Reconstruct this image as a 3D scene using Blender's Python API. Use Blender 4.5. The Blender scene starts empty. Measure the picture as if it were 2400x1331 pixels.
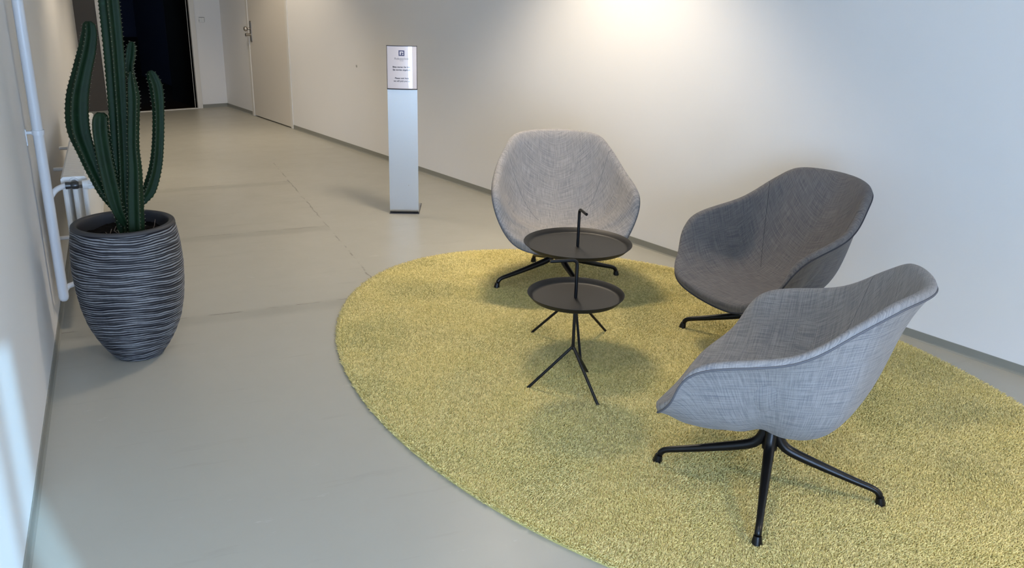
import bpy, bmesh, math, random
import numpy as np
from mathutils import Vector, Matrix

random.seed(7)
rng = np.random.default_rng(7)
C = bpy.context.scene.collection
SC = bpy.context.scene
PI = math.pi

# ------------------------------------------------------------------ camera
CAM_H = 1.632
cam_d = bpy.data.cameras.new('camera')
cam = bpy.data.objects.new('camera', cam_d)
C.objects.link(cam)
Rr = Vector((0.78933777, -0.61342256, 0.0256642))
Ru = Vector((0.18489729, 0.2773663, 0.94280482))
Rf = Vector((0.58545613, 0.73944621, -0.33235587))
cam.matrix_world = Matrix(((Rr.x, Ru.x, -Rf.x, 0), (Rr.y, Ru.y, -Rf.y, 0), (Rr.z, Ru.z, -Rf.z, CAM_H), (0, 0, 0, 1)))
cam_d.sensor_width = 36.0
cam_d.lens = 2017.34 / 2400 * 36
cam_d.clip_start = 0.02
SC.camera = cam

# ------------------------------------------------------------------ view / world / lights
SC.view_settings.view_transform = 'Standard'
SC.view_settings.look = 'None'
SC.view_settings.gamma = 1
SC.view_settings.use_curve_mapping = False
SC.view_settings.exposure = 0.30

W = bpy.data.worlds.new('sky'); SC.world = W
W.use_nodes = True
wn = W.node_tree
wn.nodes.clear()
wo = wn.nodes.new('ShaderNodeOutputWorld'); wb = wn.nodes.new('ShaderNodeBackground')
wt = wn.nodes.new('ShaderNodeTexCoord'); ws = wn.nodes.new('ShaderNodeSeparateXYZ'); wr = wn.nodes.new('ShaderNodeValToRGB')
wr.color_ramp.elements[0].position = 0.0; wr.color_ramp.elements[0].color = (0.50, 0.69, 1.0, 1)
wr.color_ramp.elements[1].position = 0.6; wr.color_ramp.elements[1].color = (0.38, 0.60, 1.0, 1)
wn.links.new(wt.outputs['Generated'], ws.inputs[0]); wn.links.new(ws.outputs['Z'], wr.inputs[0])
wn.links.new(wr.outputs[0], wb.inputs['Color']); wn.links.new(wb.outputs[0], wo.inputs['Surface'])
wb.inputs['Strength'].default_value = 22.0

def light(name, kind, loc, energy, color, direction=None, **kw):
    d = bpy.data.lights.new(name, kind); d.energy = energy; d.color = color
    for k, v in kw.items(): setattr(d, k, v)
    o = bpy.data.objects.new(name, d); C.objects.link(o); o.location = loc
    if direction is not None: o.rotation_euler = Vector(direction).to_track_quat('-Z', 'Y').to_euler()
    return o

WIN = (-0.72, 0.52, 0.0, 2.12, -1.62)            # glazed entrance in the back wall: x0, x1, z0, z1, y
port = light('daylight_portal', 'AREA', ((WIN[0] + WIN[1]) / 2, WIN[4] - 0.06, (WIN[2] + WIN[3]) / 2), 1.0, (1, 1, 1), (0, 1, 0),
             shape='RECTANGLE', size=WIN[1] - WIN[0], size_y=WIN[3] - WIN[2])
port.data.cycles.is_portal = True
SUN_EL = math.radians(18.6)
light('sun', 'SUN', (0, -6, 4), 7.0, (0.36, 0.68, 1.0), (-0.049 * math.cos(SUN_EL), math.cos(SUN_EL), -math.sin(SUN_EL)), angle=math.radians(0.8))
WARM = (1.0, 0.84, 0.645)
CEIL = 2.8
for nm, x, y, e, sz in (('wall_washer', 3.18, 4.0, 265, 112), ('wall_washer', 3.33, 8.8, 125, 112), ('wall_washer', 3.25, -1.2, 300, 118),
                        ('corridor_lamp', 0.45, 1.3, 80, 130), ('corridor_lamp', 2.0, 7.3, 135, 116), ('corridor_lamp', 2.75, 9.8, 22, 120)):
    light(nm, 'SPOT', (x, y, CEIL - 0.03), e, WARM, (0, 0, -1), spot_size=math.radians(sz), spot_blend=0.6, shadow_soft_size=0.22)

# ------------------------------------------------------------------ helpers
def mat(name, color, rough=0.5, metal=0.0, spec=0.5, **kw):
    m = bpy.data.materials.new(name); m.use_nodes = True
    b = m.node_tree.nodes['Principled BSDF']
    b.inputs['Base Color'].default_value = (*color, 1)
    b.inputs['Roughness'].default_value = rough
    b.inputs['Metallic'].default_value = metal
    b.inputs['Specular IOR Level'].default_value = spec
    for k, v in kw.items(): b.inputs[k].default_value = v
    return m

def N(m, kind, **kw):
    n = m.node_tree.nodes.new(kind)
    for k, v in kw.items():
        if k in n.inputs.keys(): n.inputs[k].default_value = v
        else: setattr(n, k, v)
    return n
def L(m, a, b): m.node_tree.links.new(a, b)
def BS(m): return m.node_tree.nodes['Principled BSDF']
def mathn(m, op, a, b=None, c=None, clamp=False):
    n = m.node_tree.nodes.new('ShaderNodeMath'); n.operation = op; n.use_clamp = clamp
    for i, v in enumerate((a, b, c)):
        if v is None: continue
        if isinstance(v, (int, float)): n.inputs[i].default_value = v
        else: L(m, v, n.inputs[i])
    return n.outputs[0]
def ramp(m, fac, stops):
    n = m.node_tree.nodes.new('ShaderNodeValToRGB'); L(m, fac, n.inputs[0])
    e = n.color_ramp.elements
    while len(e) < len(stops): e.new(0.5)
    for k, (p, c) in enumerate(stops):
        e[k].position = p; e[k].color = (*c, 1) if len(c) == 3 else c
    return n.outputs[0]
def mixc(m, fac, a, b, mode='MIX'):
    n = m.node_tree.nodes.new('ShaderNodeMix'); n.data_type = 'RGBA'; n.blend_type = mode
    for sock, v in ((n.inputs[0], fac), (n.inputs[6], a), (n.inputs[7], b)):
        if isinstance(v, (int, float)): sock.default_value = v
        elif isinstance(v, tuple): sock.default_value = (*v, 1)
        else: L(m, v, sock)
    return n.outputs[2]
def bump(m, height, strength, dist):
    n = N(m, 'ShaderNodeBump'); n.inputs['Strength'].default_value = strength; n.inputs['Distance'].default_value = dist
    L(m, height, n.inputs['Height']); L(m, n.outputs[0], BS(m).inputs['Normal'])
def noise(m, vec, scale, detail=3, rough=0.55):
    n = N(m, 'ShaderNodeTexNoise'); n.inputs['Scale'].default_value = scale; n.inputs['Detail'].default_value = detail
    n.inputs['Roughness'].default_value = rough
    if vec is not None: L(m, vec, n.inputs['Vector'])
    return n.outputs['Fac']
def scaled(m, vec, s):
    n = N(m, 'ShaderNodeMapping'); n.inputs['Scale'].default_value = s; L(m, vec, n.inputs['Vector']); return n.outputs[0]

def mesh_obj(name, verts, faces, m=None, parent=None, smooth=False, uvs=None):
    me = bpy.data.meshes.new(name)
    me.from_pydata([tuple(map(float, v)) for v in verts], [], faces)
    if uvs is not None:
        ul = me.uv_layers.new(name='UVMap')
        idx = np.empty(len(me.loops), dtype=np.int32); me.loops.foreach_get('vertex_index', idx)
        ul.data.foreach_set('uv', np.asarray(uvs, dtype=np.float32)[idx].ravel())
    if smooth: me.polygons.foreach_set('use_smooth', [True] * len(me.polygons))
    if m: me.materials.append(m)
    o = bpy.data.objects.new(name, me); C.objects.link(o)
    if parent: o.parent = parent
    return o

class MB:
    """collects shapes into one mesh"""
    def __init__(s): s.v = []; s.f = []
    def add(s, v, f):
        k = len(s.v); s.v += [tuple(map(float, p)) for p in v]; s.f += [tuple(i + k for i in q) for q in f]
    def box(s, x0, x1, y0, y1, z0, z1, M=None):
        v = [(x, y, z) for x in (x0, x1) for y in (y0, y1) for z in (z0, z1)]
        if M is not None: v = [M @ Vector(p) for p in v]
        s.add(v, [(0, 1, 3, 2), (4, 6, 7, 5), (0, 4, 5, 1), (2, 3, 7, 6), (0, 2, 6, 4), (1, 5, 7, 3)])
    def tube(s, pts, rad, seg=12, cap=True):
        pts = [Vector(p) for p in pts]; n = len(pts)
        rad = [rad] * n if isinstance(rad, (int, float)) else rad
        ref = None; v = []
        for i, p in enumerate(pts):
            t = (pts[min(i + 1, n - 1)] - pts[max(i - 1, 0)]).normalized()
            if ref is None: ref = t.orthogonal().normalized()
            ref = (ref - t * ref.dot(t)).normalized(); b = t.cross(ref)
            for k in range(seg):
                a = 2 * PI * k / seg
                v.append(p + (ref * math.cos(a) + b * math.sin(a)) * rad[i])
        f = []
        for i in range(n - 1):
            for k in range(seg):
                k2 = (k + 1) % seg
                f.append((i * seg + k, i * seg + k2, (i + 1) * seg + k2, (i + 1) * seg + k))
        if cap:
            f.append(tuple(range(seg))[::-1]); f.append(tuple((n - 1) * seg + k for k in range(seg)))
        s.add(v, f)
    def lathe(s, prof, seg=48, center=(0, 0, 0)):
        v = []; f = []; n = len(prof)
        for r, z in prof:
            for k in range(seg):
                a = 2 * PI * k / seg; v.append((center[0] + r * math.cos(a), center[1] + r * math.sin(a), center[2] + z))
        for i in range(n - 1):
            for k in range(seg):
                k2 = (k + 1) % seg
                f.append((i * seg + k, i * seg + k2, (i + 1) * seg + k2, (i + 1) * seg + k))
        s.add(v, f)
    def build(s, name, m, parent=None, smooth=False, bevel=0.0, segs=2, angle=None):
        o = mesh_obj(name, s.v, s.f, m, parent, smooth)
        bm = bmesh.new(); bm.from_mesh(o.data)
        bmesh.ops.recalc_face_normals(bm, faces=bm.faces)
        if bevel:
            bmesh.ops.bevel(bm, geom=list(bm.edges), offset=bevel, segments=segs, affect='EDGES', profile=0.5)
        if angle:
            for e in bm.edges:
                e.smooth = not (len(e.link_faces) == 2 and e.calc_face_angle(0) > math.radians(angle))
        bm.to_mesh(o.data); bm.free()
        return o

def fillet(pts, r, n=6):
    """round the corners of a polyline"""
    P = [Vector(p) for p in pts]; out = [P[0]]
    for i in range(1, len(P) - 1):
        a = (P[i - 1] - P[i]); b = (P[i + 1] - P[i]); d = min(r, a.length * .49, b.length * .49)
        A = P[i] + a.normalized() * d; B = P[i] + b.normalized() * d
        for k in range(n + 1):
            t = k / n; out.append((1 - t) ** 2 * A + 2 * t * (1 - t) * P[i] + t * t * B)
    out.append(P[-1]); return out

def tag(o, label=None, cat=None, group=None, kind=None):
    for k, v in (('label', label), ('category', cat), ('group', group), ('kind', kind)):
        if v: o[k] = v
    return o
def thing(name, label, cat, loc=(0, 0, 0), rot=0.0, group=None):
    o = bpy.data.objects.new(name, None); C.objects.link(o); o.location = loc; o.rotation_euler = (0, 0, rot)
    o.empty_display_size = .1
    return tag(o, label, cat, group)
def struct(o): return tag(o, kind='structure')

# ------------------------------------------------------------------ materials
def wall_paint(name, col):
    m = mat(name, col, 0.62, spec=0.35)
    g = N(m, 'ShaderNodeNewGeometry').outputs['Position']
    a = noise(m, g, 1.3, 3); c = mixc(m, a, tuple(x * .965 for x in col), tuple(min(1, x * 1.03) for x in col))
    L(m, c, BS(m).inputs['Base Color'])
    bump(m, noise(m, g, 260, 2), 0.10, 0.002)
    return m
M_WALL = wall_paint('white_wall_paint', (0.74, 0.735, 0.72))
M_TAUPE = wall_paint('dark_taupe_tone', (0.075, 0.068, 0.062))  # much darker tone for the far wall left of the doorway
M_DOOR = mat('door_lacquer', (0.64, 0.60, 0.53), 0.42)
M_FRAME = mat('frame_lacquer', (0.66, 0.64, 0.59), 0.4)
M_CEIL = mat('ceiling_white', (0.8, 0.8, 0.78), 0.8)
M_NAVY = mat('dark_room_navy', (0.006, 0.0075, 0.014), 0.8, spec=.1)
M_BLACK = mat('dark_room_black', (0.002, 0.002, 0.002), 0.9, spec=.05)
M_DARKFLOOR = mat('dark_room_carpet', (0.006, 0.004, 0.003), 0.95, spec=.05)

# left wall frame: direction D2 along the wall, normal N2 into the room, offset c
D2 = Vector((0.24251, 0.97015, 0)); N2 = Vector((0.97015, -0.24251, 0)); WC = -0.406
def LW(t, o, z): return D2 * t + N2 * (WC + o) + Vector((0, 0, z))

def floor_material():
    m = mat('coated_concrete', (0.36, 0.355, 0.315), 0.36, spec=0.42)
    g = N(m, 'ShaderNodeNewGeometry').outputs['Position']
    def dotc(v):
        n = N(m, 'ShaderNodeVectorMath', operation='DOT_PRODUCT'); L(m, g, n.inputs[0]); n.inputs[1].default_value = v; return n.outputs['Value']
    s = dotc(tuple(D2)); o = mathn(m, 'SUBTRACT', dotc(tuple(N2)), WC)
    big = noise(m, g, 0.9, 4, 0.6); mid = noise(m, g, 4.5, 5, 0.65)
    col = mixc(m, big, (0.335, 0.328, 0.283), (0.385, 0.38, 0.335))
    col = mixc(m, mathn(m, 'MULTIPLY', mid, 0.55), col, (0.33, 0.32, 0.275))
    # smears left by the trowel: stretched across the corridor
    nm = N(m, 'ShaderNodeCombineXYZ'); L(m, mathn(m, 'MULTIPLY', o, 1.6), nm.inputs[0]); L(m, mathn(m, 'MULTIPLY', s, 11.0), nm.inputs[1])
    sm = noise(m, nm.outputs[0], 1.0, 4, 0.6)
    smk = ramp(m, sm, [(0.60, (0, 0, 0)), (0.72, (1, 1, 1))])
    col = mixc(m, mathn(m, 'MULTIPLY', smk, 0.42), col, (0.27, 0.26, 0.22))
    # pale scuffs
    sc = noise(m, scaled(m, nm.outputs[0], (1.4, 0.7, 1)), 1.7, 6, 0.75)
    sck = ramp(m, sc, [(0.64, (0, 0, 0)), (0.70, (1, 1, 1))])
    col = mixc(m, mathn(m, 'MULTIPLY', sck, 0.34), col, (0.52, 0.52, 0.49))
    # slab joints under the coating
    wob = mathn(m, 'MULTIPLY', mathn(m, 'SUBTRACT', noise(m, g, 9, 4), 0.5), 0.035)
    jl = mathn(m, 'ABSOLUTE', mathn(m, 'ADD', mathn(m, 'SUBTRACT', o, 1.595), wob))
    q = mathn(m, 'SUBTRACT', mathn(m, 'DIVIDE', mathn(m, 'SUBTRACT', mathn(m, 'ADD', s, wob), 4.30 - 0.7285), 1.457), 0.0)
    fr = mathn(m, 'FRACT', q)
    sd = mathn(m, 'MULTIPLY', mathn(m, 'SUBTRACT', fr, 0.5), 1.457)          # signed distance to the joint
    jt = mathn(m, 'ABSOLUTE', sd)
    near = mathn(m, 'LESS_THAN', o, 1.60)
    ok_s = mathn(m, 'MULTIPLY', mathn(m, 'LESS_THAN', s, 8.2), mathn(m, 'GREATER_THAN', s, 3.9))
    brk = ramp(m, noise(m, g, 6.5, 3), [(0.45, (0, 0, 0)), (0.56, (1, 1, 1))])
    lm = mathn(m, 'MULTIPLY', ramp(m, jl, [(0.0, (1, 1, 1)), (0.007, (0, 0, 0))]), mathn(m, 'MULTIPLY', brk, ok_s))
    tm = mathn(m, 'MULTIPLY', mathn(m, 'MULTIPLY', ramp(m, jt, [(0.0, (1, 1, 1)), (0.006, (0, 0, 0))]), brk), mathn(m, 'MULTIPLY', near, ok_s))
    band = mathn(m, 'MULTIPLY', mathn(m, 'MULTIPLY', ramp(m, mathn(m, 'ABSOLUTE', mathn(m, 'ADD', sd, 0.05)), [(0.03, (1, 1, 1)), (0.085, (0, 0, 0))]), near), mathn(m, 'MULTIPLY', ok_s, 0.75))
    col = mixc(m, mathn(m, 'MULTIPLY', band, noise(m, g, 3.2, 3)), col, (0.24, 0.235, 0.20))
    crack = mathn(m, 'MAXIMUM', lm, tm)
    col = mixc(m, mathn(m, 'MULTIPLY', crack, 0.85), col, (0.12, 0.11, 0.09))
    # small dirt specks
    sp = N(m, 'ShaderNodeTexVoronoi'); sp.inputs['Scale'].default_value = 5.0; L(m, g, sp.inputs['Vector'])
    spk = ramp(m, sp.outputs['Distance'], [(0.012, (1, 1, 1)), (0.022, (0, 0, 0))])
    col = mixc(m, mathn(m, 'MULTIPLY', spk, 0.35), col, (0.16, 0.15, 0.12))
    L(m, col, BS(m).inputs['Base Color'])
    L(m, mathn(m, 'ADD', 0.27, mathn(m, 'MULTIPLY', mid, 0.16)), BS(m).inputs['Roughness'])
    h = mathn(m, 'SUBTRACT', mathn(m, 'MULTIPLY', noise(m, g, 5, 4), 0.5), mathn(m, 'MULTIPLY', crack, 0.5))
    bump(m, h, 0.25, 0.006)
    return m
M_FLOOR = floor_material()
M_BASE = mat('floor_coating_upstand', (0.225, 0.225, 0.195), 0.45)
M_ALU = mat('brushed_aluminium', (0.54, 0.54, 0.53), 0.34, metal=1.0)
def alu():
    m = M_ALU; g = N(m, 'ShaderNodeTexCoord').outputs['Object']
    a = noise(m, scaled(m, g, (900, 900, 6)), 1.0, 2)
    L(m, mathn(m, 'ADD', 0.38, mathn(m, 'MULTIPLY', a, 0.14)), BS(m).inputs['Roughness'])
alu()
M_CHROME = mat('satin_steel', (0.42, 0.39, 0.35), 0.28, metal=1.0)
M_DARKSTEEL = mat('dark_plastic_trim', (0.05, 0.05, 0.06), 0.4)
M_BLKMETAL = mat('black_powder_coat', (0.004, 0.004, 0.0045), 0.34, spec=0.32)
M_TRAY = mat('black_tray_lacquer', (0.007, 0.0066, 0.0062), 0.48, spec=0.26)
M_RAD = mat('radiator_enamel', (0.74, 0.73, 0.70), 0.33)
M_PIPE = mat('white_pipe_paint', (0.60, 0.61, 0.62), 0.38)
M_PLASTIC = mat('white_plastic', (0.72, 0.72, 0.70), 0.4)
M_VALVE = mat('dark_valve_metal', (0.06, 0.06, 0.06), 0.35, metal=0.6)

def fabric(name, lo, hi, tint):
    m = mat(name, lo, 0.92, spec=0.15)
    BS(m).inputs['Sheen Weight'].default_value = 0.08; BS(m).inputs['Sheen Roughness'].default_value = 0.5
    uv = N(m, 'ShaderNodeUVMap').outputs[0]
    a = noise(m, scaled(m, uv, (300, 12, 1)), 1.0, 3, 0.65)
    b = noise(m, scaled(m, uv, (9, 260, 1)), 1.0, 3, 0.65)
    c = noise(m, scaled(m, uv, (420, 420, 1)), 1.0, 1)
    s = mathn(m, 'ADD', mathn(m, 'MULTIPLY', mathn(m, 'ADD', a, b), 0.42), mathn(m, 'MULTIPLY', c, 0.16))
    f = ramp(m, s, [(0.36, (0, 0, 0)), (0.64, (1, 1, 1))])
    col = mixc(m, f, lo, hi)
    col = mixc(m, ramp(m, mathn(m, 'MULTIPLY', mathn(m, 'ADD', mathn(m, 'MULTIPLY', b, 1.25), mathn(m, 'MULTIPLY', a, .75)), .5), [(0.36, (1, 1, 1)), (0.49, (0, 0, 0))]), col, tint)
    L(m, col, BS(m).inputs['Base Color'])
    bump(m, s, 0.35, 0.0015)
    return m
M_FAB = fabric('light_grey_melange_wool', (0.150, 0.146, 0.148), (0.335, 0.323, 0.316), (0.160, 0.162, 0.182))
M_FABD = fabric('dark_grey_melange_wool', (0.076, 0.0725, 0.074), (0.185, 0.173, 0.168), (0.088, 0.086, 0.097))
M_PIPING = mat('light_grey_piping', (0.115, 0.117, 0.13), 0.9, spec=.1)
M_PIPINGD = mat('dark_grey_piping', (0.05, 0.05, 0.058), 0.9, spec=.1)

# ------------------------------------------------------------------ the room
XR = 4.044; YF = 11.13; YB = -1.62
def poly_slab(name, outline, z0, z1, m):
    n = len(outline); v = [(x, y, z0) for x, y in outline] + [(x, y, z1) for x, y in outline]
    f = [tuple(range(n))[::-1], tuple(range(n, 2 * n))] + [(i, (i + 1) % n, (i + 1) % n + n, i + n) for i in range(n)]
    mb = MB(); mb.add(v, f); return struct(mb.build(name, m))
LA = LW(-2.0, 0, 0); LB = LW(11.9, 0, 0)
def xl(y): return (WC + 0.24251 * y) / 0.97015
outline = [(xl(YB) - .2, YB - .2), (XR + .2, YB - .2), (XR + .2, YF + 4.2), (xl(YF) - .2, YF + 4.2), (xl(YF) - .2, YF)]
poly_slab('floor', outline, -0.12, 0.0, M_FLOOR)
poly_slab('ceiling', outline, CEIL, CEIL + 0.12, M_CEIL)
# right wall with the door opening
DY0, DY1, DH = 9.115, 10.275, 2.12
mb = MB(); mb.box(XR, XR + .2, YB - .2, DY0, 0, CEIL); mb.box(XR, XR + .2, DY1, YF + .2, 0, CEIL); mb.box(XR, XR + .2, DY0, DY1, DH, CEIL)
struct(mb.build('wall_right', M_WALL))
# far wall: white strip on the right, dark taupe strip on the left, doorway between
FX0, FX1 = 2.595, 3.722
mb = MB(); mb.box(FX1, XR, YF, YF + .15, 0, CEIL); mb.box(FX0, FX1, YF, YF + .15, 2.12, CEIL)
struct(mb.build('wall_far', M_WALL))
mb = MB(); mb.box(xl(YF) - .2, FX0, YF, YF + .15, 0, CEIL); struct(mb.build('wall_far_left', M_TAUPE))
# left wall (14 degrees off the right wall)
mb = MB(); v = []
for t, o in ((-2.0, -.2), (11.4, -.2), (11.4, 0), (-2.0, 0)):
    for z in (0, CEIL): v.append(LW(t, o, z))
mb.add(v, [(0, 2, 4, 6), (1, 7, 5, 3), (0, 1, 3, 2), (2, 3, 5, 4), (4, 5, 7, 6), (6, 7, 1, 0)])
struct(mb.build('wall_left', M_WALL))
# back wall behind the camera with the glazed entrance
mb = MB(); mb.box(xl(YB) - .3, WIN[0], YB - .15, YB, 0, CEIL); mb.box(WIN[1], XR, YB - .15, YB, 0, CEIL); mb.box(WIN[0], WIN[1], YB - .15, YB, WIN[3], CEIL)
struct(mb.build('wall_back', M_WALL))
mb = MB()
mb.box(0.385, 0.425, YB - .10, YB - .05, 0, WIN[3])
mb.box(WIN[0], WIN[0] + .04, YB - .10, YB - .05, 0, WIN[3]); mb.box(WIN[0], WIN[1], YB - .10, YB - .05, WIN[3] - .04, WIN[3])
struct(mb.build('window_1', M_DARKSTEEL))
# dark room behind the doorway; its darkness is put into near-black surface colours
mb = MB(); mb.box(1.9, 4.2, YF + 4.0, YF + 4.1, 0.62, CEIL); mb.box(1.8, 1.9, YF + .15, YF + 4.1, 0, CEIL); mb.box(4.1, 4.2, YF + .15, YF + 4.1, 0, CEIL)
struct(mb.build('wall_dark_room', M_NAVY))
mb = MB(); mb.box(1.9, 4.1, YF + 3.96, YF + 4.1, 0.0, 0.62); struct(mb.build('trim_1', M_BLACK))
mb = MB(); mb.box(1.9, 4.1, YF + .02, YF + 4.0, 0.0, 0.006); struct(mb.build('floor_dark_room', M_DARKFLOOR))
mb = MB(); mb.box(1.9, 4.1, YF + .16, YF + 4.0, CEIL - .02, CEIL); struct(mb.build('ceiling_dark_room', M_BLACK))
# doorway frame (steel, white) with threshold
d2 = thing('door_2', 'white steel frame of the dark doorway at the corridor end', None, (0, 0, 0)); d2['kind'] = 'structure'
mb = MB(); mb.box(FX0, FX0 + .062, YF - .012, YF + .16, 0, 2.12); mb.build('door_jamb', M_FRAME, d2, bevel=.003)
mb = MB(); mb.box(FX1 - .062, FX1, YF - .012, YF + .16, 0, 2.12); mb.build('door_jamb', M_FRAME, d2, bevel=.003)
mb = MB(); mb.box(FX0 + .062, FX1 - .062, YF - .012, YF + .16, 2.06, 2.12); mb.build('door_head', M_FRAME, d2, bevel=.003)
mb = MB(); mb.box(FX0 + .062, FX1 - .062, YF - .005, YF + .04, 0, .008); mb.build('threshold', M_FRAME, d2)
mb = MB(); mb.box(FX1 - .085, FX1 - .0625, YF + .02, YF + .9, 0.01, 2.05); mb.build('door_leaf', M_BLACK, d2)
mb = MB(); mb.box(FX1 - .089, FX1 - .0855, YF + .016, YF + .022, 0.01, 2.05); mb.build('leaf_edge', M_FRAME, d2)
# flush door in the right wall
d1 = thing('door_1', 'cream flush door in the right wall', None, (0, 0, 0)); d1['kind'] = 'structure'
fw = .055
for a, b in ((DY0, DY0 + fw), (DY1 - fw, DY1)):
    mb = MB(); mb.box(XR - .012, XR + .1, a, b, 0, DH); mb.build('door_jamb', M_FRAME, d1, bevel=.004)
mb = MB(); mb.box(XR - .012, XR + .1, DY0 + fw, DY1 - fw, DH - fw, DH); mb.build('door_head', M_FRAME, d1, bevel=.004)
mb = MB(); mb.box(XR - .004, XR + .04, DY0 + fw + .004, DY1 - fw - .004, .012, DH - fw - .004); leaf = mb.build('door_leaf', M_DOOR, d1, bevel=.002)
mb = MB(); mb.box(XR + .04, XR + .10, DY0 + fw, DY1 - fw, 0, DH - fw); mb.build('door_stop', M_BLACK, d1)
hy = 10.155; 
mb = MB(); 
pl = []
for k in range(24):
    a = 2 * PI * k / 24; pl.append((hy + .019 * math.cos(a), (.1 if math.sin(a) >= 0 else -.1) + .019 * math.sin(a) + .992))
n = len(pl)
mb.add([(XR - .004, y, z) for y, z in pl] + [(XR - .013, y, z) for y, z in pl], [tuple(range(n, 2 * n))] + [(i, (i + 1) % n, (i + 1) % n + n, i + n) for i in range(n)])
hp = mb.build('handle_plate', M_CHROME, leaf, bevel=0)
mb = MB(); mb.tube([(XR - .01, hy, 1.020), (XR - .045, hy, 1.020)], .011, 14)
prof = [(XR - .045 - .05 * t, .0265 * math.sqrt(max(0, 1 - (2 * t - 1) ** 2)) + .0005) for t in np.linspace(0, 1, 13)]
mb.tube([(x, hy, 1.020) for x, r in prof], [r for x, r in prof], 18)
mb.build('door_knob', M_CHROME, leaf, smooth=True)
mb = MB(); mb.tube([(XR - .01, hy, .955), (XR - .06, hy, .955)], .0145, 16); mb.tube([(XR - .06, hy, .955), (XR - .075, hy, .955)], .018, 16)
mb.build('lock_cylinder', M_CHROME, leaf, smooth=True, angle=40)
# baseboards: the floor coating turned up at the wall
HB = .046
def coved(name, a, b, nrm):
    """upstand along a-b, thickness into the room along nrm"""
    a = Vector(a); b = Vector(b); nrm = Vector(nrm); up = Vector((0, 0, 1)); prof = [(0, 0), (.013, 0), (.007, .006), (.0055, .012), (.005, HB), (0, HB)]
    v = [p + nrm * d + up * z for p in (a, b) for d, z in prof]; n = len(prof)
    mb = MB(); mb.add(v, [(i, (i + 1) % n, (i + 1) % n + n, i + n) for i in range(n)] + [tuple(range(n)), tuple(range(n, 2 * n))[::-1]])
    return struct(mb.build(name, M_BASE))
coved('baseboard_right', (XR, YB, 0), (XR, DY0, 0), (-1, 0, 0))
coved('baseboard_right', (XR, DY1, 0), (XR, YF, 0), (-1, 0, 0))
coved('baseboard_far', (FX1, YF, 0), (XR, YF, 0), (0, -1, 0))
coved('baseboard_far', (xl(YF), YF, 0), (FX0, YF, 0), (0, -1, 0))
coved('baseboard_left', LW(-2, 0, 0), LW(11.38, 0, 0), tuple(N2))

# ------------------------------------------------------------------ lounge chairs
HALF = np.array([[0.0, 0.3400, 0.3180], [0.2479, 0.3290, 0.3440], [0.3463, 0.2496, 0.4201], [0.3883, 0.1655, 0.5616],
                 [0.3571, -0.1012, 0.6443], [0.294, -0.2442, 0.7497], [0.2212, -0.327, 0.8076], [0.0, -0.4021, 0.8169]])
def crom(P, n=16):
    o = []; t = np.linspace(0, 1, n, endpoint=False)[:, None]; K = len(P)
    for i in range(K):
        a, b, c, d = P[i - 1], P[i], P[(i + 1) % K], P[(i + 2) % K]
        o.append(.5 * (2 * b + (-a + c) * t + (2 * a - 5 * b + 4 * c - d) * t ** 2 + (-a + 3 * b - 3 * c + d) * t ** 3))
    return np.concatenate(o)
mir = HALF[6:0:-1].copy(); mir[:, 0] *= -1
RIM = crom(np.concatenate([HALF, mir]))
def resample(P, n):
    Q = np.concatenate([P, P[:1]]); d = np.concatenate([[0], np.cumsum(np.linalg.norm(np.diff(Q, axis=0), axis=1))])
    s = np.linspace(0, d[-1], n, endpoint=False); return np.stack([np.interp(s, d, Q[:, k]) for k in range(3)], 1)
NR = 168
RIM = resample(RIM, NR)
for _ in range(4): RIM = .5 * RIM + .25 * (np.roll(RIM, 1, 0) + np.roll(RIM, -1, 0))
tg = np.roll(RIM, -1, 0) - np.roll(RIM, 1, 0)
NO = np.stack([tg[:, 1], -tg[:, 0], 0 * tg[:, 0]], 1); NO /= np.linalg.norm(NO, axis=1)[:, None]
NO *= np.sign(((RIM - RIM.mean(0))[:, :2] * NO[:, :2]).sum(1))[:, None]
for _ in range(6):
    NO = .5 * NO + .25 * (np.roll(NO, 1, 0) + np.roll(NO, -1, 0)); NO /= np.linalg.norm(NO, axis=1)[:, None]
ANG = np.arctan2(RIM[:, 0], RIM[:, 1] + .03)
UP = np.array([0, 0, 1.0])
def bez(P0, P1, P2, P3, m, a=0.0, b=1.0):
    T = np.linspace(a, b, m)[:, None, None]
    return (1 - T) ** 3 * P0 + 3 * T * (1 - T) ** 2 * P1 + 3 * T * T * (1 - T) * P2 + T ** 3 * P3
BACKW = np.clip(-np.cos(ANG), 0, 1)[:, None]; FRONTW = np.clip(np.cos(ANG), 0, 1)[:, None]
SEAT_C = np.array([0, .03, .322])
def grid_faces(rows, n):
    f = []
    for i in range(rows - 1):
        for k in range(n):
            k2 = (k + 1) % n; f.append((i * n + k, i * n + k2, (i + 1) * n + k2, (i + 1) * n + k))
    return f
R118 = math.radians(122)
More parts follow.
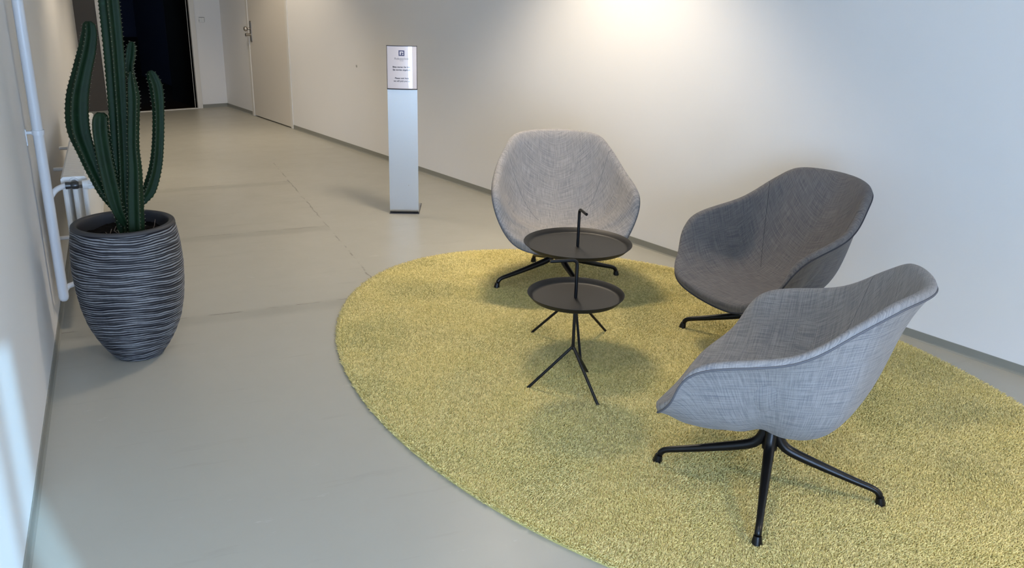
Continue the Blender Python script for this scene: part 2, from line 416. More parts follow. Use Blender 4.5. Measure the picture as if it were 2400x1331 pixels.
def chair_surfaces():
    # lip: rounded padded edge from the seam over the rim to the inside
    fwt = np.clip((np.cos(ANG) - .45) / .45, 0, 1)[:, None]; fwt = fwt * fwt * (3 - 2 * fwt)
    dwt = np.clip((np.cos(ANG) - .5) / .42, 0, 1)[:, None]; dwt = dwt * dwt * (3 - 2 * dwt)
    lipo = RIM + NO * (.010 - .014 * fwt) - UP * (.019 + .031 * dwt)
    lip = np.stack([lipo, RIM + NO * (.0105 - .006 * fwt) - UP * (.010 + .018 * dwt), RIM + NO * (.006 - .001 * fwt) - UP * (.002 + .010 * dwt), RIM - NO * (.004 + .010 * fwt) + UP * (.001 - .002 * dwt),
                    RIM - NO * (.015 + .018 * fwt) - UP * (.002 + .000 * fwt), RIM - NO * (.026 + .034 * fwt) - UP * (.010 - .014 * fwt)])
    q0 = lip[-1]
    j = (.50 * BACKW + .60 * FRONTW + .80 * (1 - BACKW - FRONTW).clip(0, 1))
    J = SEAT_C + (q0 - SEAT_C) * j; J[:, 2] = SEAT_C[2] + .07 * (J[:, 1] - SEAT_C[1]) + .01 - .010 * FRONTW[:, 0]
    sw_ = (1 - BACKW - FRONTW).clip(0, 1); inner = bez(q0, q0 + (J - q0) * (.74 + .08 * sw_), SEAT_C + (J - SEAT_C) * (.72 + .10 * sw_), np.broadcast_to(SEAT_C, q0.shape), 26)[1:-1]
    cu = np.concatenate([lip, inner]).reshape(-1, 3)
    cv = np.concatenate([cu, SEAT_C[None]])
    f = grid_faces(6 + 24, NR); last = (6 + 23) * NR
    f += [(last + k, last + (k + 1) % NR, len(cv) - 1) for k in range(NR)]
    zs = .35 + np.logaddexp(0, (-.12 - cv[:, 1]) * 14) / 14 * 1.7
    cuv = np.stack([.4 * np.arctan2(cv[:, 0], np.maximum(.4 - np.clip(cv[:, 2] - zs, 0, 1) * .8, .1)), zs - cv[:, 1]], 1)
    # outer shell
    P = [0.244, 0.042, 0.299, -0.151, 0.035, 0.122, 0.839, -0.002, 0.271, 0.172, -0.088, 0.062, 0.037, 0.038, 0.006, 0.006, 0.001, -0.018]
    B4 = np.stack([np.ones_like(ANG), np.cos(ANG), np.cos(2 * ANG), np.cos(3 * ANG)], 1)
    b = B4 @ P[2:6]; k = B4 @ P[6:10]; a = B4 @ P[10:14]; e = B4 @ P[14:18]
    fr_ = np.clip((np.cos(ANG) + .30) / .70, 0, 1); fr_ = fr_ * fr_ * (3 - 2 * fr_)
    k = k + fr_ * (np.maximum(.76, np.minimum(k, .85)) - k); e = e * (1 - fr_) - .030 * fr_; b = b + fr_ * (.32 - b)
    P0 = lipo; P3 = np.broadcast_to(np.array([0, P[1], P[0]]), P0.shape)
    P1 = P0 + NO * a[:, None] * (1 - fr_[:, None]) + (P3 - P0) * np.array([1, 1, 0]) * (.24 * fr_[:, None]); P1 = P1 - UP * (b * (P0[:, 2] - P[0]))[:, None]
    P2 = P3 + np.concatenate([k[:, None] * (P0 - P3)[:, :2], e[:, None]], 1)
    out = bez(P0, P1, P2, P3, 24)[:-1]
    ov = np.concatenate([out.reshape(-1, 3), P3[:1]])
    of = grid_faces(23, NR); last = 22 * NR
    of += [(last + (k_ + 1) % NR, last + k_, len(ov) - 1) for k_ in range(NR)]
    ouv = np.stack([np.arctan2(np.abs(ov[:, 0]), ov[:, 1] + .03) * .33 * np.sign(ov[:, 0] + 1e-6), ov[:, 2] + .15 * ov[:, 1]], 1)
    full = np.concatenate([lip, inner]); seams = []
    for s_ in (-1, 1):
        k_ = int(np.argmin(np.abs(ANG - s_ * R118))); nx_ = (k_ + 1) % NR
        col = full[3:23, k_]; tv = np.gradient(col, axis=0); tu = full[3:23, nx_] - col; nn = np.cross(tv, tu); nn /= np.linalg.norm(nn, axis=1)[:, None]
        nn *= np.sign(nn[:, 2:3] + nn[:, 1:2] + 1e-9); seams.append(col - nn * .0006)
    return cv, f, cuv, ov, of, ouv, lipo, seams
SURF = chair_surfaces()
def flip_ok(o):
    bm = bmesh.new(); bm.from_mesh(o.data); bmesh.ops.recalc_face_normals(bm, faces=bm.faces); bm.to_mesh(o.data); bm.free()
LEG = [(.016, .250, .017), (.020, .212, .019), (.030, .178, .0195), (.050, .153, .0185), (.085, .138, .018), (.15, .118, .0165), (.22, .097, .0145), (.29, .077, .0125),
       (.335, .066, .0118), (.355, .059, .0115), (.366, .048, .0118), (.371, .034, .0125)]
GLIDE = [(.371, .036, .0130), (.373, .024, .0150), (.375, .010, .0168)]
def make_chair(label, loc, facing, legang, fab, pip, first=None):
    root = thing('lounge_chair', label, 'chair', loc, facing - PI / 2, 'swivel lounge chairs around the side tables')
    cv, f, cuv, ov, of, ouv, seam, seams = SURF
    if first is None:
        s = mesh_obj('seat_cushion', cv, f, fab, root, True, cuv); flip_ok(s)
        o = mesh_obj('shell', ov, of, fab, root, True, ouv); flip_ok(o)
        mb = MB(); sm = [tuple(p + NO[i] * .0012) for i, p in enumerate(seam)]
        mb.tube(sm + [sm[0]], .0034, 6, cap=False); mb.build('piping', pip, root, True)
        for q_ in seams:
            mb = MB(); mb.tube([tuple(p) for p in q_], .0013, 6); mb.build('seam', pip, root, True)
        mb = MB(); mb.tube([(0, 0, .138), (0, 0, .144), (0, 0, .25), (0, .01, .262)], [.018, .026, .029, .045], 24); mb.build('column', M_BLKMETAL, root, True, angle=50)
        for k in range(4):
            mb = MB(); mb.tube([(r, 0, z) for r, z, _ in LEG], [q for _, _, q in LEG], 14)
            lg = mb.build('leg', M_BLKMETAL, root, True, angle=60)
            md = lg.modifiers.new('smooth', 'SUBSURF'); md.levels = 1; md.render_levels = 1
            mb = MB(); mb.tube([(r, 0, z) for r, z, _ in GLIDE], [q for _, _, q in GLIDE], 14)
            mb.build('glide', M_BLKMETAL, lg, True, angle=50)
            lg.rotation_euler = (0, 0, legang + k * PI / 2 - (facing - PI / 2))
    else:
        kl = 0
        for ch in list(first.children):
            c = ch.copy(); C.objects.link(c); c.parent = root
            if fab is not M_FAB and ch.name.split('.')[0] in ('seat_cushion', 'shell', 'piping', 'seam'):
                c.data = ch.data.copy(); c.data.materials[0] = pip if ch.name.startswith(('piping', 'seam')) else fab
            if ch.name.startswith('leg'):
                c.rotation_euler = (0, 0, legang + kl * PI / 2 - (facing - PI / 2)); kl += 1
            for g in ch.children:
                d = g.copy(); C.objects.link(d); d.parent = c
    return root
R_ = math.radians
ch1 = make_chair('light grey upholstered lounge chair behind the two black tray tables', (3.109, 3.502, 0), R_(-123.1), R_(163.0), M_FAB, M_PIPING)
ch2 = make_chair('dark grey upholstered lounge chair in front of the white wall', (3.317, 2.270, 0), R_(166.0), R_(113.3), M_FABD, M_PIPINGD, ch1)
ch3 = make_chair('light grey upholstered lounge chair nearest the viewer, seen from its side', (2.3215, 1.486, 0), R_(112.6), R_(123.0), M_FAB, M_PIPING, ch1)

# ------------------------------------------------------------------ tray tables
def tray_table(label, loc, r, rim_z, hub_z, foot_r, foot_a, top_z, hdl_a, hdl_len):
    t = thing('tray_table', label, 'side table', (loc[0], loc[1], 0), 0, 'round tray tables between the chairs')
    ri = r * .918; h = .021
    prof = [(.0, 0), (ri - .012, 0), (ri - .004, .001), (ri + .001, .005), (r - .0015, h), (r, h + .0004), (r + .0008, h - .0008), (ri + .003, .0035), (ri - .002, -.0015), (ri - .012, -.0025), (0.0001, -.0025)]
    mb = MB(); mb.lathe(prof, 96); o = mb.build('tray', M_TRAY, t, True, angle=50); o.location = (0, 0, rim_z - h)
    pr = .0068
    ha = (math.cos(hdl_a), math.sin(hdl_a))
    mb = MB(); mb.tube([(0, 0, hub_z), (0, 0, top_z - .06)] + fillet([(0, 0, top_z - .05), (0, 0, top_z), (ha[0] * hdl_len, ha[1] * hdl_len, top_z)], .028, 8)[0:] , pr, 16)
    mb.build('handle_pole', M_BLKMETAL, t, True, angle=50)
    mb = MB(); mb.tube([(0, 0, hub_z - .014), (0, 0, hub_z - .008), (0, 0, hub_z + .008)], [.004, .0078, .0078], 16); mb.build('hub', M_BLKMETAL, t, True, angle=50)
    for k in range(3):
        a = foot_a + k * 2 * PI / 3
        mb = MB(); mb.tube([(.003 * math.cos(a), .003 * math.sin(a), hub_z - .002), (foot_r * math.cos(a), foot_r * math.sin(a), .010)], .0062, 12)
        mb.build('leg', M_BLKMETAL, t, True, angle=50)
    return t
tray_table('lower black tray table standing nearest the viewer, handle pointing left', (2.2541, 2.4258), .1975, .4389, .200, .183, 2.536, .578, math.atan2(.047, -.102), .115)
tray_table('higher black tray table with larger tray, standing behind the lower one', (2.6007, 2.804), .2495, .5032, .235, .213, R_(118), .660, math.atan2(-.092, -.041), .10)

# ------------------------------------------------------------------ sign stand
SX = Vector((0.857, -0.515, 0)); SY = Vector((-0.515, -0.857, 0))       # to the right, towards the viewer
st = thing('sign_stand', 'silver floor stand with a printed waiting notice', 'sign', (3.166, 5.291, 0), math.atan2(SX.y, SX.x) - R_(4.5))
# local: x right, y away (rotation keeps y = left of x) -> viewer side is -y
WS = .104
mb = MB()
prof = [(0.0, 1.19), (0.0, .045)] 
arc = [(-.0 + .03 * (1 - math.cos(a)), .034 - .03 * math.sin(a) + 0.0) for a in np.linspace(0, PI / 2, 8)]
path = [(0.0, .895), (0.0, .034)] + [(y, z) for y, z in arc[1:]] + [(.30, .004)]
v = []; 
for (y, z) in path:
    for s in (-WS, WS): v.append((s, y, z))
th = .003
path2 = [(th, .895), (th, .034)] + [(.03 - (.03 - th) * math.cos(a), .034 - (.03 - th) * math.sin(a)) for a in np.linspace(0, PI / 2, 8)[1:]] + [(.30, .004 + th)]
for (y, z) in path2:
    for s in (-WS, WS): v.append((s, y, z))
n = len(path); f = []
for i in range(n - 1):
    a, b, c, d = 2 * i, 2 * i + 1, 2 * i + 3, 2 * i + 2
    f.append((a, b, c, d)); A = 2 * n; f.append((A + a, A + d, A + c, A + b)); f.append((a, d, A + d, A + a)); f.append((b, A + b, A + c, c))
f.append((0, 2 * n, 2 * n + 1, 1)); f.append((2 * n - 2, 2 * n - 1, 4 * n - 1, 4 * n - 2))
mb.add(v, f); mb.build('column', M_ALU, st, True, angle=30)
mb = MB(); mb.box(-WS - .004, WS + .004, -.004, .31, 0, .004); mb.build('base_plate', M_DARKSTEEL, st)
mb = MB(); mb.box(-.02, .02, .003, .02, .86, 1.17); mb.build('holder_bracket', M_DARKSTEEL, st)
mb = MB(); mb.tube([(.034, -.0008, .213), (.034, .002, .213)], .0035, 12); mb.build('screw', M_CHROME, st)
mb = MB(); mb.tube([(.012, -.0008, .70), (.012, .002, .70)], .0016, 10); mb.build('screw', M_CHROME, st)
# curved poster holder
PW, PZ0, PZ1, RC = .106, .898, 1.192, .46
YAW = R_(2.5)
def cyl(u, z, lift=0.0):
    a = u / RC; rr = RC + lift
    x = rr * math.sin(a); y = -(rr * math.cos(a) - RC * math.cos(PW / RC)) - .004
    return (x, y, z)
NU = 24
def cyl_patch(u0, u1, z0, z1, lift, nu=NU):
    us = np.linspace(u0, u1, nu + 1); v = [cyl(u, z, lift) for z in (z0, z1) for u in us]
    return v, [(i, i + 1, nu + 1 + i + 1, nu + 1 + i) for i in range(nu)]
M_PAPER = mat('glossy_covered_paper', (0.58, 0.56, 0.61), 0.5, spec=.4)
BS(M_PAPER).inputs['Coat Weight'].default_value = 1.0; BS(M_PAPER).inputs['Coat Roughness'].default_value = 0.03
M_INK = mat('black_ink', (0.02, 0.018, 0.03), 0.5); M_NAVYINK = mat('navy_ink', (0.025, 0.018, 0.09), 0.5)
M_GREYINK = mat('grey_ink', (0.10, 0.10, 0.12), 0.5)
for q in (M_INK, M_NAVYINK, M_GREYINK):
    BS(q).inputs['Coat Weight'].default_value = 1.0; BS(q).inputs['Coat Roughness'].default_value = 0.03
hold = mesh_obj('poster_holder', *cyl_patch(-PW, PW, PZ0, PZ1, -.002), M_DARKSTEEL, st, True)
sd = hold.modifiers.new('thick', 'SOLIDIFY'); sd.thickness = .003; sd.offset = -1
mesh_obj('poster', *cyl_patch(-PW + .004, PW - .004, PZ0 + .005, PZ1 - .004, 0.0), M_PAPER, hold, True)
for z0, z1 in ((PZ0 - .003, PZ0 + .005), (PZ1 - .004, PZ1)):
    v, f = cyl_patch(-PW, PW, z0, z1, .0022); o = mesh_obj('edge_rail', v, f, M_DARKSTEEL, hold, True)
    s_ = o.modifiers.new('thick', 'SOLIDIFY'); s_.thickness = .004; s_.offset = -1
def text_on(body, size, u, z, m, bold=0.0, name='lettering', space=1.0):
    cu = bpy.data.curves.new('t', 'FONT'); cu.body = body; cu.size = size; cu.align_x = 'CENTER'; cu.offset = bold; cu.space_character = space; cu.resolution_u = 3
    tmp = bpy.data.objects.new('t', cu); C.objects.link(tmp)
    dg = bpy.context.evaluated_depsgraph_get(); dg.update()
    me = bpy.data.meshes.new_from_object(tmp.evaluated_get(dg))
    bpy.data.objects.remove(tmp); bpy.data.curves.remove(cu)
    for vt in me.vertices: vt.co = cyl(u + vt.co.x, z + vt.co.y, .0006)
    me.name = name; me.materials.clear(); me.materials.append(m)
    o = bpy.data.objects.new(name, me); C.objects.link(o); o.parent = hold
    return o
def flat_on(pts, m, name, lift=.0006):
    """polygon on the curved sheet"""
    bm = bmesh.new(); vs = [bm.verts.new(cyl(u, z, lift)) for u, z in pts]; bm.faces.new(vs)
    me = bpy.data.meshes.new(name); bm.to_mesh(me); bm.free(); me.materials.append(m)
    o = bpy.data.objects.new(name, me); C.objects.link(o); o.parent = hold; return o
TZ = lambda py: PZ1 - (py - 165) / 1075 * (PZ1 - PZ0)        # reading of the notice, top to bottom
ux = lambda px: (px - 568) / 380 * PW
lx0, lx1, lz0, lz1 = ux(493), ux(636), TZ(417), TZ(280)
flat_on([(lx0, lz0), (lx1, lz0), (lx1, lz1), (lx0, lz1)], M_NAVYINK, 'logo_square')
lu = lambda a, b: (lx0 + a * (lx1 - lx0), lz0 + b * (lz1 - lz0))
flat_on([lu(.19, .20), lu(.40, .20), lu(.40, .64), lu(.47, .64), lu(.47, .80), lu(.19, .80)], M_PAPER, 'logo_mark', .0012)
flat_on([lu(.47, .64), lu(.60, .64), lu(.60, .55), lu(.81, .55), lu(.81, .72), lu(.75, .80), lu(.47, .80)], M_PAPER, 'logo_mark', .0012)
flat_on([lu(.62, .20), lu(.81, .20), lu(.81, .42), lu(.62, .42)], M_PAPER, 'logo_mark', .0012)
text_on('Robotechnik', .0195, ux(568), TZ(507), M_GREYINK)
text_on('Europe', .0085, ux(568), TZ(540), M_GREYINK)
text_on('Bitte warten Sie hier.', .0145, ux(562), TZ(706), M_INK, .0004)
text_on('Sie werden abgeholt.', .0145, ux(562), TZ(776), M_INK, .0004)
text_on('Please wait here,', .0145, ux(568), TZ(982), M_INK, .0004)
text_on('we will pick you up.', .0145, ux(568), TZ(1052), M_INK, .0004)

# ------------------------------------------------------------------ small things on the walls
sw = thing('light_switch', 'white light switch beside the dark doorway', 'switch', (3.803, YF, 1.075))
mb = MB(); mb.box(-.037, .037, -.009, 0, -.032, .032); mb.build('cover_plate', M_PLASTIC, sw, bevel=.003)
mb = MB(); mb.box(-.030, -.002, -.014, -.009, -.026, .026); mb.build('rocker', M_PLASTIC, sw, bevel=.002)
mb = MB(); mb.box(.002, .030, -.014, -.009, -.026, .026); mb.build('rocker', M_PLASTIC, sw, bevel=.002)
mb = MB(); mb.box(-.034, .034, -.0098, -.009, .027, .031); mb.box(.0305, .0335, -.0098, -.009, -.024, .024); mb.box(-.0335, -.0305, -.0098, -.009, -.020, .004); mb.build('dark_lines', M_DARKSTEEL, sw)  # thin dark lines on the cover plate
wp = MB(); wp.tube([(XR, 7.60, .82), (XR - .003, 7.60, .82), (XR - .004, 7.60, .82)], [.012, .012, .009], 14)
tag(wp.build('wall_plug', mat('grey_plug', (.38, .37, .34), .6), None, True, angle=40), 'small grey wall plug on the white wall left of the sign', 'plug')

# ------------------------------------------------------------------ radiator and pipes on the left wall
rad = thing('radiator', 'white column radiator along the left wall behind the potted cactus', 'radiator', tuple(LW(4.37, 0, 0)), math.atan2(D2.y, D2.x))
# local: x along the wall (away), y = left of x = towards the wall -> room side is -y
NSEC = 45; PITCH = .0455
mb = MB()
for o in (.114, .155, .196):
    mb.tube([(.0225, -o, .18), (.0225, -o, .71)], .0125, 10)
hw = .055
prof = [(-.155 - hw, 0), (-.155 - hw, .028), (-.155 - hw + .010, .038), (-.155 + hw - .010, .038), (-.155 + hw, .028), (-.155 + hw, 0)]
for z0, fl in ((.692, 1), (.198, -1)):
    v = [(x, y, z0 + fl * z) for x in (.0015, .0440) for y, z in prof]; n = len(prof)
    mb.add(v, [(i, (i + 1) % n, (i + 1) % n + n, i + n) for i in range(n)] + [tuple(range(n)), tuple(range(n, 2 * n))])
sec = mb.build('section', M_RAD, rad, True, angle=35)
for k in range(1, NSEC):
    c = sec.copy(); C.objects.link(c); c.parent = rad; c.location = (k * PITCH, 0, 0)
for x, z in ((1.05, .56), (1.72, .56), (.42, .33)):
    mb = MB(); mb.tube([(x, 0, z), (x, -.13, z)], .011, 12); mb.build('wall_bracket', M_RAD, rad, True, angle=50)
mb = MB(); mb.tube([(.001, -.155, .705), (-.010, -.155, .705)], .021, 20); mb.build('end_plug', M_RAD, rad, True, angle=40)
mb = MB(); mb.tube([(-.004, -.155, .705), (-.040, -.155, .705)], .013, 16); mb.tube([(-.045, -.120, .70), (-.045, -.128, .70), (-.045, -.148, .70)], [.0165, .0165, .014], 16); mb.tube([(-.045, -.142, .70), (-.045, -.152, .70), (-.045, -.168, .70), (-.045, -.178, .70)], [.015, .0185, .0185, .013], 16)
vb = mb.build('valve_body', M_VALVE, rad, True, angle=40)
mb = MB(); mb.tube([(-.045, -.176, .70), (-.045, -.192, .70)], .0165, 6); mb.build('union_nut', M_CHROME, vb)
mb = MB(); mb.tube([(-.045, -.190, .70), (-.045, -.214, .70)], [.020, .0225], 24); mb.build('head_collar', M_PLASTIC, vb, True, angle=40)
mb = MB()
v = []; f = []; seg = 72
for y, s_ in ((-.212, 1.0), (-.258, .93), (-.264, .85)):
    for k in range(seg):
        a = 2 * PI * k / seg; r = (.0215 if k % 4 < 2 else .0192) * s_
        v.append((-.045 + r * math.cos(a), y, .70 + r * math.sin(a)))
for i in range(2):
    for k in range(seg): f.append((i * seg + k, i * seg + (k + 1) % seg, (i + 1) * seg + (k + 1) % seg, (i + 1) * seg + k))
f.append(tuple(2 * seg + k for k in range(seg))); f.append(tuple(range(seg))[::-1]); mb.add(v, f)
mb.build('thermostat_head', M_PLASTIC, vb, False)
# riser pipe
hp_ = thing('heating_pipe', 'white vertical heating pipe on the left wall in front of the radiator', 'pipe', tuple(LW(4.27, 0.048, 0)), math.atan2(D2.y, D2.x))
mb = MB(); mb.tube([(0, 0, .170), (0, 0, .178), (0, 0, .19), (0, 0, CEIL)], [.012, .019, .0222, .0222], 20); mb.build('riser', M_PIPE, hp_, True, angle=60)
mb = MB(); mb.tube(fillet([(0.005, -.005, .655), (.03, -.030, .69), (.055, -.068, .70), (.055, -.078, .70)], .03), .0125, 14); mb.build('supply_branch', M_PIPE, hp_, True, angle=60)
mb = MB(); mb.tube(fillet([(0.005, -.008, .215), (.02, -.02, .232), (.035, -.055, .238), (.10, -.085, .238)], .03), .0125, 14); mb.build('return_branch', M_PIPE, hp_, True, angle=60)
mb = MB(); mb.tube([(0, 0, .945), (0, 0, .965)], .0265, 20); mb.tube([(-.004, .048, .955), (-.004, .015, .955)], .008, 10); mb.box(-.012, .004, .044, .048, .90, .97); mb.build('pipe_clip', M_PIPE, hp_, True, angle=40)

# ------------------------------------------------------------------ potted cactus
PC = Vector((.895, 3.83, 0))
pot = thing('potted_cactus', 'tall candelabra cactus in a ribbed charcoal planter by the left wall', 'plant', tuple(PC))
ctrl = [(0, .098), (.004, .104), (.05, .137), (.10, .165), (.17, .194), (.25, .212), (.33, .2215), (.42, .226), (.50, .2225), (.56, .2155), (.60, .2085)]
zc = np.array([c[0] for c in ctrl]); rc_ = np.array([c[1] for c in ctrl])
def pot_r(z):
    # smooth profile through the control radii
    return np.interp(z, zc, rc_)
zz = np.linspace(0, .60, 700); prs = pot_r(zz)
kern = np.ones(41) / 41; prs = np.concatenate([prs[:20], np.convolve(prs, kern, 'valid'), prs[-20:]])
NZ, NA = 620, 224
zs = np.linspace(.0, .604, NZ); base = np.interp(zs, zz, prs)
aa = np.linspace(0, 2 * PI, NA, endpoint=False)
A_, Z_ = np.meshgrid(aa, zs)
warp = .0085 * np.sin(2 * A_ + 1.1 + 5 * Z_) + .0040 * np.sin(3 * A_ - 9 * Z_ + .4) + 0.0014 * np.sin(7 * A_ + 23 * Z_) + 0.0006 * np.sin(11 * A_ - 37 * Z_ + 2) + .0005 * np.sin(19 * A_ + 60 * Z_)
q = (Z_ + warp) / .0104
idx = np.floor(q); fq = q - idx
jit = (np.sin(idx * 12.9898) * 43758.5453) % 1.0                         # every ridge its own width and weight
width = .27 + .08 * jit + .06 * np.sin(A_ * (2 + np.floor(jit * 4)) + idx * 2.4)
d = np.abs(fq - .5 - .10 * np.sin(3 * A_ + idx * 1.7))
ridge = np.clip((width - d) / .13 + .5, 0, 1)
ridge *= np.clip(.95 + .45 * np.sin(A_ * 3 + idx * 3.1) * np.sin(A_ * 2 - idx * 1.3), .35, 1)
fade = np.clip((.603 - Z_) / .004, 0, 1)
rr = base[:, None] - .0034 * (1 - ridge) * fade
PV = np.stack([rr * np.cos(A_), rr * np.sin(A_), Z_], 2).reshape(-1, 3)
# rounded rim and inside
rim_prof = [(.2085, .604), (.2065, .611), (.202, .615), (.192, .616), (.185, .614), (.181, .608), (.180, .59), (.182, .55), (.186, .50)]
rimv = [(r * math.cos(a), r * math.sin(a), z) for r, z in rim_prof for a in aa]
pm = mat('charcoal_ribbed_planter', (.03, .03, .035), .62, spec=.35)
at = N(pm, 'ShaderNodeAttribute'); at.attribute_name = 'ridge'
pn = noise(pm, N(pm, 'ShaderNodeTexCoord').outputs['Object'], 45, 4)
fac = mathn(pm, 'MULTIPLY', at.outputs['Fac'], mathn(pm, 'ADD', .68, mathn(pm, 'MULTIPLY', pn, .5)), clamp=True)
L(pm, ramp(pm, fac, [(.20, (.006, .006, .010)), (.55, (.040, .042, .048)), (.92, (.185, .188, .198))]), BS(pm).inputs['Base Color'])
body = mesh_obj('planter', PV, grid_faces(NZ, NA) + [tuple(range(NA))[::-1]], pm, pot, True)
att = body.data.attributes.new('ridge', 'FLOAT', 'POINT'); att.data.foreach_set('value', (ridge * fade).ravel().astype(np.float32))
M_RIM = mat('charcoal_rim', (.028, .028, .031), .55)
mesh_obj('planter_rim', rimv, grid_faces(len(rim_prof), NA), M_RIM, body, True)
# soil
ms = mat('dark_soil', (.004, .0032, .003), .95, spec=.1)
sv = []; sr = np.linspace(0.001, .186, 16)
for r in sr:
    for a in aa[::4]:
        sv.append((r * math.cos(a), r * math.sin(a), 0.562 + .008 * math.sin(r * 60 + 3 * a) + random.uniform(-.006, .006)))
mesh_obj('soil', sv, grid_faces(16, NA // 4), ms, pot, True)
# dry roots and twigs on the soil
M_TWIG = mat('dry_root', (.16, .12, .09), .9)
twigs = [((-.085, -.13), [(0, 0, 0), (.004, 0, .03), (.012, -.01, .065)]), ((-.075, -.13), [(0, 0, 0), (-.01, 0, .03), (-.02, .005, .048)]), ((-.05, -.14), [(0, 0, 0), (.004, .002, .04), (0, 0, .055)]),
         ((-.03, -.13), [(0, 0, 0), (-.016, 0, .03), (-.032, 0, .05), (-.024, 0, .07)]), ((-.03, -.15), [(0, 0, .0), (.02, -.01, .018), (.05, -.01, .022), (.07, 0, .01)]), ((.06, -.15), [(0, 0, 0), (.02, 0, .016), (.03, .01, .01)]),
         ((.10, -.08), [(0, 0, 0), (.014, 0, .03), (.02, 0, .065)]), ((.095, -.10), [(0, 0, 0), (.03, -.01, .012), (.05, -.01, .016)])]
for (x, y), pts in twigs:
    mb = MB(); mb.tube([(x + p[0], y + .035 + p[1], .565 + p[2] * .8) for p in pts], [.0022 - .0005 * i for i in range(len(pts))], 6); mb.build('dry_root', M_TWIG, pot, True)
# stems: winged euphorbia columns
M_CAC = mat('cactus_skin', (.010, .055, .028), .6, spec=.2)
cg = N(M_CAC, 'ShaderNodeTexCoord').outputs['Object']
crb = N(M_CAC, 'ShaderNodeAttribute'); crb.attribute_name = 'rib'
cc = mixc(M_CAC, noise(M_CAC, cg, 14, 4), (.0028, .010, .0035), (.0065, .026, .0085))
cc = mixc(M_CAC, ramp(M_CAC, crb.outputs['Fac'], [(.82, (0, 0, 0)), (1.0, (1, 1, 1))]), cc, (.016, .026, .010))
cc = mixc(M_CAC, ramp(M_CAC, noise(M_CAC, cg, 30, 3), [(.68, (0, 0, 0)), (.78, (1, 1, 1))]), cc, (.010, .040, .018))
L(M_CAC, cc, BS(M_CAC).inputs['Base Color'])
M_SPINE = mat('pale_spine', (.22, .20, .13), .7)
STEMS = {
'main': [[0.904, 3.828, 0.53, 0.035], [0.904, 3.828, 0.706, 0.038], [0.917, 3.825, 0.877, 0.0376], [0.93, 3.822, 1.078, 0.0379], [0.942, 3.819, 1.333, 0.0396], [0.946, 3.818, 1.518, 0.0398], [0.949, 3.817, 1.645, 0.0368], [0.951, 3.817, 1.723, 0.0282], [0.951, 3.817, 1.754, 0.0116]],
'front': [[0.922, 3.752, 0.53, 0.034], [0.927, 3.751, 0.602, 0.0345], [0.936, 3.749, 0.718, 0.0332], [0.948, 3.746, 0.845, 0.0284], [0.953, 3.745, 0.952, 0.0238], [0.971, 3.74, 1.108, 0.0243], [0.975, 3.739, 1.155, 0.0242], [0.975, 3.739, 1.21, 0.0172], [0.976, 3.739, 1.247, 0.0069]],
'left': [[0.905, 3.845, 0.60, 0.024], [0.884, 3.853, 0.669, 0.0274], [0.848, 3.861, 0.739, 0.0307], [0.82, 3.868, 0.826, 0.034], [0.798, 3.873, 0.915, 0.0389], [0.78, 3.877, 1.016, 0.0472], [0.791, 3.875, 1.132, 0.045], [0.821, 3.868, 1.239, 0.0379], [0.848, 3.862, 1.321, 0.0351], [0.865, 3.858, 1.387, 0.0307], [0.868, 3.857, 1.423, 0.0238], [0.868, 3.857, 1.436, 0.0119]],
'leftfront': [[0.895, 3.80, 0.61, 0.018], [0.872, 3.785, 0.672, 0.0269], [0.861, 3.787, 0.747, 0.0375], [0.851, 3.789, 0.856, 0.0388], [0.846, 3.79, 0.945, 0.0385], [0.846, 3.79, 1.024, 0.0382], [0.851, 3.789, 1.067, 0.0346], [0.853, 3.788, 1.085, 0.0173]],
'right': [[0.940, 3.845, 0.655, 0.016], [0.965, 3.845, 0.675, 0.0185], [0.99, 3.838, 0.7, 0.0222], [1.018, 3.832, 0.741, 0.0296], [1.05, 3.824, 0.829, 0.0276], [1.071, 3.82, 0.933, 0.0256], [1.086, 3.816, 1.068, 0.0253], [1.088, 3.816, 1.167, 0.0287], [1.077, 3.818, 1.218, 0.0231], [1.071, 3.82, 1.239, 0.0107]],
'small': [[0.955, 3.845, 0.98, 0.012], [0.985, 3.86, 1.04, 0.0144], [1.007, 3.865, 1.178, 0.0196], [1.003, 3.866, 1.246, 0.0213], [1.014, 3.864, 1.297, 0.023], [1.021, 3.862, 1.333, 0.0211], [1.025, 3.861, 1.354, 0.0106]],
}
RIBS = {'main': 5, 'front': 4, 'left': 4, 'leftfront': 4, 'right': 4, 'small': 4}
PHI = {'main': .55, 'front': .15, 'left': .9, 'leftfront': .5, 'right': .7, 'small': .4}
def smooth_path(P, step):
    P = np.array(P); o = []
    for i in range(len(P) - 1):
        a = P[max(i - 1, 0)]; b = P[i]; c = P[i + 1]; d = P[min(i + 2, len(P) - 1)]
        n = max(2, int(np.linalg.norm((c - b)[:3]) / step)); t = np.linspace(0, 1, n, endpoint=False)[:, None]
        o.append(.5 * (2 * b + (-a + c) * t + (2 * a - 5 * b + 4 * c - d) * t ** 2 + (-a + 3 * b - 3 * c + d) * t ** 3))
    return np.concatenate(o + [P[-1:]])
